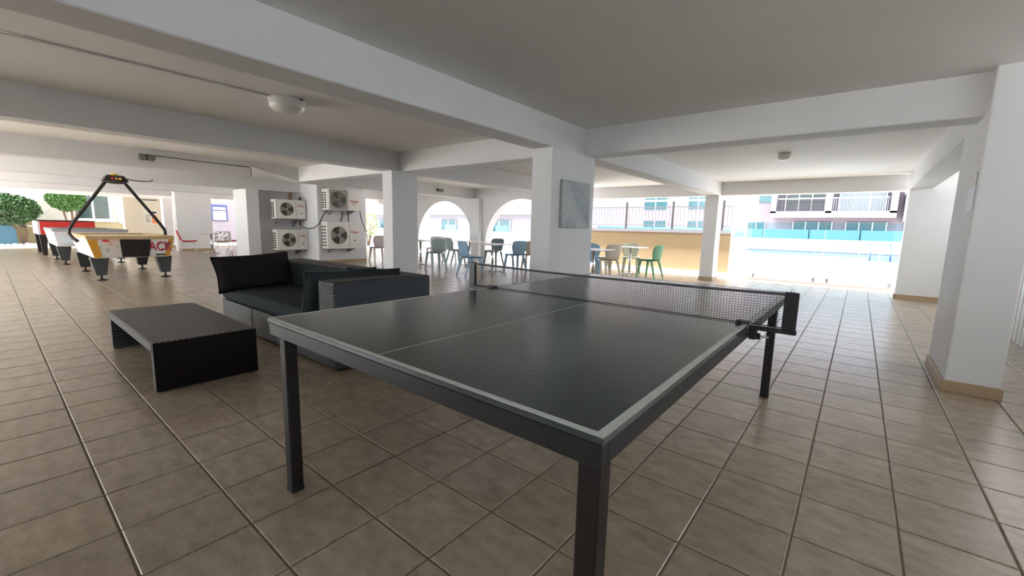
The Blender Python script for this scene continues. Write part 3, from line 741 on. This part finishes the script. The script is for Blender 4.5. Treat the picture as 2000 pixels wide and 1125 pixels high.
# ------------------------------------------------------------------ air conditioners
def ac(label, xf, y0, y1, z0, z1, depth, fan_y, fan_r, square=False, logo_z=.72, logo_size=.085):
    """xf = front plane, facing +X"""
    cy = (y0+y1)/2; t = tag(empty('air_conditioner', (xf-depth/2, cy, z0)), label, 'air conditioner', 'outdoor air conditioner units on the white walls')
    w, h, d = y1-y0, z1-z0, depth; f = d/2
    MB().box(-f, f, -w/2, w/2, 0, h).build('casing', 'ac_white', t, bevel=.012)
    fy = -w/2+fan_y*w; fz = h*.5
    MB().lathe((f-.004, fy, fz), [(fan_r, 0), (fan_r, .008), (fan_r*.97, .010)], 32, 'X').build('fan_opening', 'ac_dark', t)
    ring = MB(); n = 32
    MB().tube([(f+.008, fy+fan_r*math.cos(2*math.pi*k/n), fz+fan_r*math.sin(2*math.pi*k/n)) for k in range(n+1)], .010, 6, cap=False).build('fan_ring', 'ac_white', t)
    hub = MB().lathe((f+.006, fy, fz), [(fan_r*.2, 0), (fan_r*.2, .012), (fan_r*.1, .02)], 16, 'X').build('fan_hub', 'ac_blade', t)
    for k in range(3):
        a0 = 2*math.pi*k/3+.5; pts = []
        for q in range(7): a = a0+q*.17; pts.append((f+.007, fy+fan_r*.93*math.cos(a), fz+fan_r*.93*math.sin(a)))
        for q in (6, 0): a = a0+.15+q*.14; pts.append((f+.007, fy+fan_r*.18*math.cos(a), fz+fan_r*.18*math.sin(a)))
        MB().poly(pts, (.006, 0, 0)).build('fan_blade', 'ac_blade', hub)
    g = MB()
    for r in (.25, .45, .62, .8):
        g.tube([(f+.018, fy+fan_r*r*math.cos(2*math.pi*k/24), fz+fan_r*r*math.sin(2*math.pi*k/24)) for k in range(25)], .0025, 4, cap=False)
    for k in range(8):
        a = math.pi*k/8; g.tube([(f+.016, fy-fan_r*math.cos(a), fz-fan_r*math.sin(a)), (f+.016, fy+fan_r*math.cos(a), fz+fan_r*math.sin(a))], .003, 4)
    stuff(g.build('fan_guard', 'ac_grey', t))
    if square:
        fw = fan_r*1.12
        for k in range(12):
            z = fz-fw+.02+k*(2*fw-.04)/11
            MB().box(f+.018, f+.03, fy-fw, fy+fw, z-.009, z+.009).build('grille_slat', 'ac_grey', t)
        for a, b, c, e in ((-fw-.02, -fw, -fw-.02, fw+.02), (fw, fw+.02, -fw-.02, fw+.02)):
            MB().box(f+.0, f+.034, fy+a, fy+b, fz+c, fz+e).build('grille_frame', 'ac_white', t)
    # panel seam and logo
    ys = fy+fan_r*1.2+.03
    MB().box(f-.001, f+.003, ys-.004, ys+.004, .03, h-.03).build('panel_seam', 'ac_grey', t)
    text('logo', 'Haier', logo_size, 'haier_red', t, (f+.004, (ys+w/2)/2, h*logo_z), FACE_PX, .002, sx=1.0)
    MB().box(f-.001, f+.004, (ys+w/2)/2-.03, (ys+w/2)/2+.03, h*.28, h*.33).build('rating_label', 'ac_grey', t)
    # side vent openings on the -Y side: two columns of square holes
    for k in range(7):
        for c in range(2):
            zz = h*.12+k*h*.115; xx = -f*.55+c*f*.75
            MB().box(xx-.045, xx+.045, -w/2-.004, -w/2+.01, zz-.022, zz+.022).build('side_vent', 'ac_dark', t)
    for yy in (-w*.30, w*.30):
        b = MB().box(-f-.12, f+.02, yy-.018, yy+.018, -.03, 0).build('bracket', 'ac_grey', t)
        MB().poly([(-f-.12, yy-.012, -.03), (-f-.12, yy-.012, -.16), (-f-.09, yy-.012, -.16), (f-.05, yy-.012, -.03)], (0, .024, 0)).build('bracket_strut', 'ac_grey', b)
    return t
ac('upper air conditioner of the left pair in the recess', -12.80, 5.20, 6.05, 1.26, 1.80, .32, .36, .195, logo_z=.70)
ac('lower air conditioner of the left pair, above the sofa back', -12.80, 5.21, 6.07, .365, .95, .32, .37, .20, logo_z=.70)
ac('upper air conditioner with square louvred grille on the pier', -11.78, 6.20, 7.20, 1.54, 2.13, .34, .31, .24, square=True, logo_z=.46, logo_size=.12)
ac('largest air conditioner, lower one on the pier', -11.78, 6.16, 7.17, .43, 1.21, .34, .34, .26, logo_z=.62, logo_size=.12)
def cable(pts, label, r=.012, m='rubber'):
    return tag(MB().tube(pts, r, 6).build('cable', m), label, 'cable')
cable([(-11.98, 6.30, 1.52), (-11.92, 6.17, 1.46), (-11.90, 6.08, 1.32), (-11.92, 6.0, 1.14), (-11.98, 5.9, 1.03), (-12.1, 5.78, .995), (-12.3, 5.72, 1.03), (-12.55, 5.75, 1.12)], 'black drooping cable between the left and right air conditioner pairs')
cable([(-12.1, 7.25, 1.95), (-12.06, 7.35, 1.6), (-12.05, 7.42, 1.25), (-12.08, 7.55, .98), (-12.10, 7.63, .93), (-12.3, 7.66, .95)], 'black cable hanging at the right edge of the pier')
cable([(-12.1, 6.83, 1.5), (-12.1, 6.75, 1.22)], 'short black pipe slanting under the louvred air conditioner', .014)
cable([(-12.1, 7.0, 1.56), (-12.1, 7.0, 1.22)], 'short upright black pipe under the louvred air conditioner', .014)
cable([(-13.05, 5.72, 1.2), (-13.0, 5.76, 1.02), (-13.0, 5.86, 1.2)], 'black V-shaped wire between the left air conditioners', .012)
cable([(-13.08, 6.0, 1.28), (-13.06, 5.98, 1.0), (-13.08, 6.0, .9)], 'tan insulated pipe beside the left air conditioners', .025, 'pipe_copper')
cable([(-13.1, 6.03, 1.9), (-13.05, 6.0, 1.75), (-13.02, 6.03, 1.55), (-13.04, 6.05, 1.3)], 'bundle of grey pipes at the recess corner', .03, 'dark_metal')
cable([(-13.1, 5.75, 2.02), (-13.05, 5.72, 1.78)], 'grey pipe above the upper left air conditioner', .05, 'pipe_copper')
cable([(-12.13, 7.05, 2.28), (-12.1, 7.3, 2.25), (-12.1, 7.5, 2.2)], 'pale pipe over the louvred air conditioner', .025, 'pipe_white')

# ------------------------------------------------------------------ lamps and small fittings on ceiling and beams
def bulkhead(label, x, y, r, h):
    t = tag(empty('ceiling_lamp', (x, y, ZC)), label, 'lamp')
    MB().lathe((0, 0, -.025), [(r*1.0, .025), (r*1.0, -.01), (r*.97, -.015)], 32).build('rim', 'frame_white', t)
    MB().lathe((0, 0, -.03), [(r*.97, 0), (r*.95, -h*.45), (r*.80, -h*.78), (r*.45, -h*.97), (r*.05, -h)], 32).build('diffuser', 'lamp_white', t)
bulkhead('large round white bulkhead lamp on the ceiling at upper left', -4.48, 1.98, .165, .10)
bulkhead('small round white lamp on the ceiling near the pool', -1.0, 7.6, .085, .07)
cable([(-4.47, FY0+.1, ZC-.007), (-4.47, 1.84, ZC-.007)], 'painted conduit along the ceiling to the bulkhead lamp', .008, 'ceiling_paint')
cable([(-4.45, 1.82, ZC-.012), (-4.40, 1.9, ZC-.016), (-4.34, 1.98, ZC-.02), (-4.32, 2.06, ZC-.012)], 'short black wire looping over the bulkhead lamp', .006)
def floodlight(label, loc, s=1.0):
    t = tag(empty('emergency_light', loc), label, 'light')
    MB().box(0, .05*s, -.08*s, .06*s, -.05*s, .03*s).build('housing', 'dark_metal', t, bevel=.006)
    for y in (-.05, .05):
        MB().lathe((.05*s, y*s, -.02*s), [(.02*s, 0), (.045*s, .04*s), (.045*s, .06*s), (.02*s, .065*s)], 14, 'X').build('spot_head', 'ac_grey', t)
floodlight('small dark twin-spot light on the beam above the hockey table', (X3, 1.86, 2.215), 1.15)
floodlight('small twin-spot emergency light on the beam before the arches', (X3, 8.45, 2.2), .95)
cable([(X3+.012, 1.98, 2.25), (X3+.012, 2.6, 2.235), (X3+.012, 3.45, 2.235), (X3+.012, 3.49, 2.22), (X3+.012, 3.49, ZB+.01)], 'thin dark wire along the beam dropping at its end', .006, 'dark_metal')

# ------------------------------------------------------------------ canvas, notices, right railing
cv = tag(empty('canvas_painting', (X1, 4.455, 1.44)), 'mottled blue-grey canvas hanging on the column', 'painting')
MB().box(.003, .035, -.318, .318, -.268, .268).build('canvas', 'canvas', cv, bevel=.004)
MB().box(.001, .012, -.30, .30, -.25, .25).build('stretcher_frame', 'hk_wood', cv)
nt1 = tag(empty('notice_sheet', (X0, 4.67, 1.45)), 'white paper notice taped to the right-hand column', 'notice')
MB().box(-.003, -.001, -.12, .125, -.09, .085).build('paper', 'paper', nt1)
nt2 = tag(empty('notice_holder', (X0, 4.67, 1.59)), 'grey plastic notice sleeve above the white paper on the column', 'notice')
MB().box(-.005, -.001, -.12, .125, -.05, .045).build('sleeve', 'poster_pale', nt2, bevel=.001, seg=1)
MB().box(-.007, -.005, -.115, .12, .03, .04).build('clip', 'frame_white', nt2)
rr = tag(empty('slat_railing', (1.5, 6.2, 0)), 'white vertical slat railing at the right edge', 'railing')
sl_ = None
for k in range(30):
    y = -2.7+k*.145
    if sl_ is None: sl_ = MB().box(-.02, .02, -.045, .045, 0.0, 1.10).build('slat', 'frame_white', rr, bevel=.004, seg=1, loc=(0, y, 0))
    else: inst(sl_, 'slat', rr, (0, y, 0))
MB().box(.02, .05, -2.8, 1.6, .25, .31).build('rail', 'frame_white', rr); MB().box(.02, .05, -2.8, 1.6, .9, .96).build('rail', 'frame_white', rr)

# ------------------------------------------------------------------ cafe chairs and tables
def shell_chair_parts(m):
    """seat faces +X (front), back at -X"""
    def grid(rows, name, nx=8):
        mb = MB(); n = len(rows)
        for (x, z, hw, cup) in rows:
            for k in range(nx+1):
                u = 2*k/nx-1
                mb.v.append((x+cup[0]*u*u, u*hw, z+cup[1]*u*u))
        for i in range(n-1):
            for k in range(nx):
                a = i*(nx+1)+k; mb.f.append((a, a+1, a+nx+2, a+nx+1)); mb.sm.append(True)
        return mb
    seat = grid([(.235, .425, .17, (0, .0)), (.225, .445, .20, (0, .004)), (.12, .45, .225, (0, .012)), (0, .44, .23, (0, .02)), (-.12, .435, .22, (0, .03)), (-.19, .445, .20, (.01, .03))], 'seat')
    back = grid([(-.185, .44, .19, (.01, .03)), (-.215, .48, .185, (.03, .02)), (-.235, .56, .205, (.05, .0)), (-.25, .66, .228, (.055, 0)), (-.268, .74, .222, (.05, 0)), (-.285, .80, .20, (.045, -.004)), (-.29, .822, .165, (.04, -.008))], 'backrest')
    return seat, back
PROTO = {}
def chair(label, x, y, rz, m, h=.82):
    """rz = direction the sitter looks"""
    key = m
    c = empty('cafe_chair', (x, y, 0), rz); c.scale = (1, 1, h/.82)
    if key not in PROTO:
        st, bk = shell_chair_parts(m); objs = []
        for mb, nm in ((st, 'seat'), (bk, 'backrest')):
            o = mb.build(nm, m, c); s = o.modifiers.new('thick', 'SOLIDIFY'); s.thickness = .014; s.offset = 0
            objs.append(o)
        for sx in (1, -1):
            for sy in (1, -1):
                l = MB()
                if sx > 0: l.frustum((.22, sy*.215, 0), (.014, .022), (.15, sy*.175, .44), (.024, .034))
                else: l.frustum((-.27, sy*.20, 0), (.013, .017), (-.14, sy*.165, .44), (.024, .03))
                objs.append(l.build('leg', m, c, bevel=.004, seg=1))
        objs.append(MB().box(-.14, .15, -.17, .17, .415, .432).build('under_frame', m, c))
        PROTO[key] = objs
    else:
        for o in PROTO[key]:
            k = o.copy(); COL.objects.link(k); k.parent = c
    return tag(c, label, 'chair', 'plastic cafe chairs around the bistro tables')
def bistro(label, x, y, r=.34, h=.74, sq=True):
    t = tag(empty('bistro_table', (x, y, 0)), label, 'table', 'bistro tables by the arches')
    if sq: MB().box(-r, r, -r, r, h-.025, h).build('top', 'tabletop_white', t, bevel=.008)
    else: MB().lathe((0, 0, h), [(r, -.022), (r, -.004), (r*.98, 0)], 32).build('top', 'tabletop_white', t)
    MB().tube([(0, 0, .05), (0, 0, h-.02)], .03, 12).build('pedestal', 'chrome', t)
    b = MB().lathe((0, 0, 0.02), [(.06, 0), (.06, .04), (.03, .06)], 16).build('base_hub', 'chrome', t)
    for k in range(4):
        a = k*H2+.4; MB().tube([(.04*math.cos(a), .04*math.sin(a), .05), (.2*math.cos(a), .2*math.sin(a), .04), (.29*math.cos(a), .29*math.sin(a), .012)], [.018, .014, .012], 8).build('base_foot', 'chrome', b)
D = math.radians
chair('pinkish grey chair standing alone right of the air conditioner pier', -11.75, 7.78, D(165), 'chair_pink')
bistro('bistro table just right of the slim sofa column', -9.75, 7.85)
chair('grey-teal chair with its back to the arches at the nearest left bistro table', -8.95, 7.72, D(163), 'chair_teal')
chair('pale grey chair behind the left bistro table', -10.6, 9.1, D(-60), 'chair_pink')
chair('ice-white chair of the middle pair below the first arch', -10.0, 9.3, D(68), 'chair_ice')
chair('teal-grey chair of the middle pair below the first arch', -9.45, 8.95, D(72), 'chair_teal')
bistro('bistro table half hidden behind the blue chair', -8.9, 8.98)
chair('sky blue chair with its back to the sofa', -7.15, 7.25, D(78), 'chair_blue')
bistro('bistro table between the two blue chairs', -7.25, 8.15)
chair('dark slate chair at the table under the pilaster', -8.55, 9.66, D(-80), 'chair_dark')
chair('light blue chair on the right of the middle bistro table', -7.15, 8.95, D(160), 'chair_blue')
chair('beige chair farther from the canvas column', -6.95, 9.4, D(140), 'chair_beige')
chair('beige chair closer to the canvas column', -6.4, 9.15, D(140), 'chair_beige')
chair('slate blue chair half hidden by the canvas column', -4.85, 8.9, D(-60), 'chair_blue')
bistro('bistro table half hidden by the canvas column', -4.45, 8.3)
chair('low beige chair nearest the canvas column on its right', -4.75, 9.62, D(150), 'chair_beige')
chair('beige chair left of the right-hand bistro table', -5.25, 10.1, D(60), 'chair_olive')
bistro('bistro table beside the green chair', -4.55, 10.45)
chair('olive beige chair behind the right-hand bistro table', -4.75, 10.98, D(-60), 'chair_olive')
chair('green chair facing the right-hand bistro table', -4.0, 10.4, D(170), 'chair_green')

# perforated red and white chairs with chrome legs at the left
def net_chair(label, x, y, rz, m):
    c = tag(empty('perforated_chair', (x, y, 0), rz), label, 'chair')
    rng = random.Random(len(label))
    nx, rows = 12, [(.24, .43), (.20, .45), (.14, .448), (.08, .443), (.02, .44), (-.04, .44), (-.10, .445), (-.16, .46), (-.20, .50), (-.225, .55), (-.245, .60), (-.262, .65), (-.278, .70), (-.292, .75), (-.305, .79), (-.31, .81)]
    for nm, r0, r1 in (('seat', 0, 8), ('backrest', 7, 16)):
        mb = MB(); rs = rows[r0:r1]
        for i, (x_, z_) in enumerate(rs):
            for k in range(nx+1):
                u = 2*k/nx-1; w = .235-.03*abs(i+r0-8)/8
                j = .008 if 0 < i < len(rs)-1 and 0 < k < nx else 0
                mb.v.append((x_+.03*u*u*(1 if r0 else 0)+rng.uniform(-j, j), u*w+rng.uniform(-j, j), z_+(.03*u*u if not r0 else 0)))
        for i in range(len(rs)-1):
            for k in range(nx):
                if 0 < i < len(rs)-2 and 0 < k < nx-1 and rng.random() < .5: continue
                a = i*(nx+1)+k; mb.f.append((a, a+1, a+nx+2, a+nx+1)); mb.sm.append(True)
        o = mb.build(nm, m, c); s = o.modifiers.new('thick', 'SOLIDIFY'); s.thickness = .012; s.offset = 0
    for sx in (1, -1):
        for sy in (1, -1):
            MB().tube([(sx*.14, sy*.14, .43), (sx*.25, sy*.23, 0)], .009, 6).build('leg', 'chrome', c)
    MB().box(-.13, .13, -.13, .13, .425, .435).build('under_plate', 'steel', c)
net_chair('red perforated chair left of the round bistro table', -17.35, 4.25, D(75), 'chair_red')
net_chair('white perforated chair in front of the round bistro table', -16.75, 5.05, D(170), 'chair_white')
net_chair('red perforated chair right of the round bistro table, mostly hidden', -17.55, 5.72, D(-85), 'chair_red')
t_ = bistro('round bistro table between the red and white chairs', -17.5, 4.95, .33, .72, sq=False)

# ------------------------------------------------------------------ garden at the left
gw = tag(empty('garden_house', (-28.6, 0, 0)), 'cream house with khaki base behind the clipped trees', 'building')
MB().box(-.4, 0, -14, 4.9, .95, 7).build('upper_wall', 'garden_cream', gw); MB().box(-.42, .04, -14, 4.9, -.1, .95).build('base_wall', 'wall_khaki', gw)
wd = MB().box(0, .05, 2.72, 4.0, 1.02, 2.35).build('window', 'frame_white', gw)
for a, b in ((2.80, 3.32), (3.40, 3.92)): MB().box(.02, .06, a, b, 1.12, 2.28).build('pane', 'dark_glass', wd)
MB().box(0, .12, 2.68, 4.04, .97, 1.03).build('sill', 'frame_white', wd)
gp = MB().tube([(.08, 4.2, 2.3), (.1, 4.25, 1.9), (.08, 4.15, 1.7), (.12, 4.22, 1.35), (.08, 4.3, .9)], .05, 8).build('drain_pipe', 'frame_white', gw)
bl = tag(MB().box(-28.2, -27.9, -4.5, .85, -.03, .95).build('blue_screen', 'blue_panel'), 'pale blue screen panel behind the left clipped tree', 'screen')
def tree(label, y, x, zc, rx, rz, ry, leafm, n, lean):
    t = tag(empty('clipped_tree', (x, y, 0)), label, 'tree', 'clipped garden trees')
    rng = random.Random(int(abs(y*100))+n); mb = MB()
    for k in range(n):
        while True:
            p = Vector((rng.uniform(-1, 1), rng.uniform(-1, 1), rng.uniform(-1, 1)))
            if .45 < p.length < 1: break
        p = p.normalized()*(p.length**.35)*(1+.08*math.sin(7*p.x+3)*math.sin(6*p.y+5*p.z))
        c = Vector((p.x*rx, p.y*ry+lean[0], zc+p.z*rz)); s = rng.uniform(.05, .095)
        d = Vector((rng.gauss(0, 1), rng.gauss(0, 1), rng.gauss(0, 1))).normalized(); e = d.orthogonal().normalized()
        d = (d+p*.4).normalized(); i = len(mb.v)
        mb.v += [tuple(c-d*s), tuple(c+e*s*.45), tuple(c+d*s), tuple(c-e*s*.45)]; mb.f.append((i, i+1, i+2, i+3)); mb.sm.append(False)
    me = bpy.data.meshes.new('foliage'); me.from_pydata(mb.v, [], mb.f); me.materials.append(MATS[leafm])
    o = bpy.data.objects.new('foliage', me); COL.objects.link(o); o.parent = t; stuff(o)
    for dy in (-.08, .06, .14):
        MB().tube([(0, dy*.4, -.05), (.05*dy, dy+.02, zc*.35), (0, dy*2+lean[0]*.6, zc*.8), (0, dy*3+lean[0], zc)], [.05, .04, .035, .02], 7).build('trunk', 'bark', t)
tree('large rounded clipped tree at the far left edge', .98, -27.1, 1.42, .9, .62, 1.05, 'leaf_dark', 5200, (-.45,))
tree('smaller clipped tree in front of the garden window', 2.45, -27.4, 1.95, .6, .50, .62, 'leaf', 3200, (-.05,))
kr = None
for k in range(34):
    y = -3.2+k*.17; r = random.Random(k)
    s = MB().lathe((0, 0, 0), [(.02, -.03), (.09, 0), (.10, .05), (.06, .10), (.01, .12)], 7) if kr is None else None
    if kr is None:
        kr = s.build('kerb_stone', 'stone_white', None, loc=(-26.2, y, -.03)); o = kr
    else:
        o = kr.copy(); COL.objects.link(o); o.location = (-26.2+r.uniform(-.04, .04), y, -.03); o.rotation_euler = (0, 0, r.uniform(0, 6)); o.scale = (r.uniform(.7, 1.2), r.uniform(.8, 1.2), r.uniform(.6, 1.1))
    tag(o, 'small white rock in the kerb row below the clipped trees', 'rock', 'white kerb rocks')
ps = tag(empty('wall_poster', (-24.0, 4.62, 1.45)), 'pale poster with orange block on the cream wall', 'poster')
MB().box(0, .01, -.24, .24, -.52, .52).build('sheet', 'poster_pale', ps)
MB().box(.01, .014, .02, .22, -.48, -.12).build('orange_block', 'poster_orange', ps); MB().box(.01, .014, -.2, .22, .1, .46).build('picture_block', 'wall_cream', ps)
MB().box(.01, .014, -.04, .2, -.05, .04).build('headline', 'poster_ink', ps)
for k in range(5): MB().box(.01, .013, -.2, -.03, -.15-k*.07, -.12-k*.07).build('text_line', 'ac_grey', ps)
MB().box(-.005, .012, -.25, .25, .50, .54).build('top_strip', 'dark_metal', ps)
# pale wall with dark window beyond the white panel
eb = tag(empty('far_left_building', (-27.5, 9.2, 0)), 'pale pink building corner with dark window behind the red chairs', 'building')
MB().box(-.4, 0, -3.5, 8, -.1, 7).build('wall', 'ext_pink', eb)
wn = MB().box(0, .05, -1.35, -.58, 1.15, 2.02).build('window', 'sign_blue', eb)
MB().box(.03, .07, -1.27, -.66, 1.2, 1.68).build('pane', 'poster_pale', wn); MB().box(.03, .07, -1.27, -.66, 1.74, 1.9).build('pane', 'pale_glass', wn)
# shrub outside the gap beside the pier
tree('pale green shrub outside the gap beside the pier', 13.6, -21.5, 1.2, .6, .7, .6, 'leaf_pale', 500, (0,))
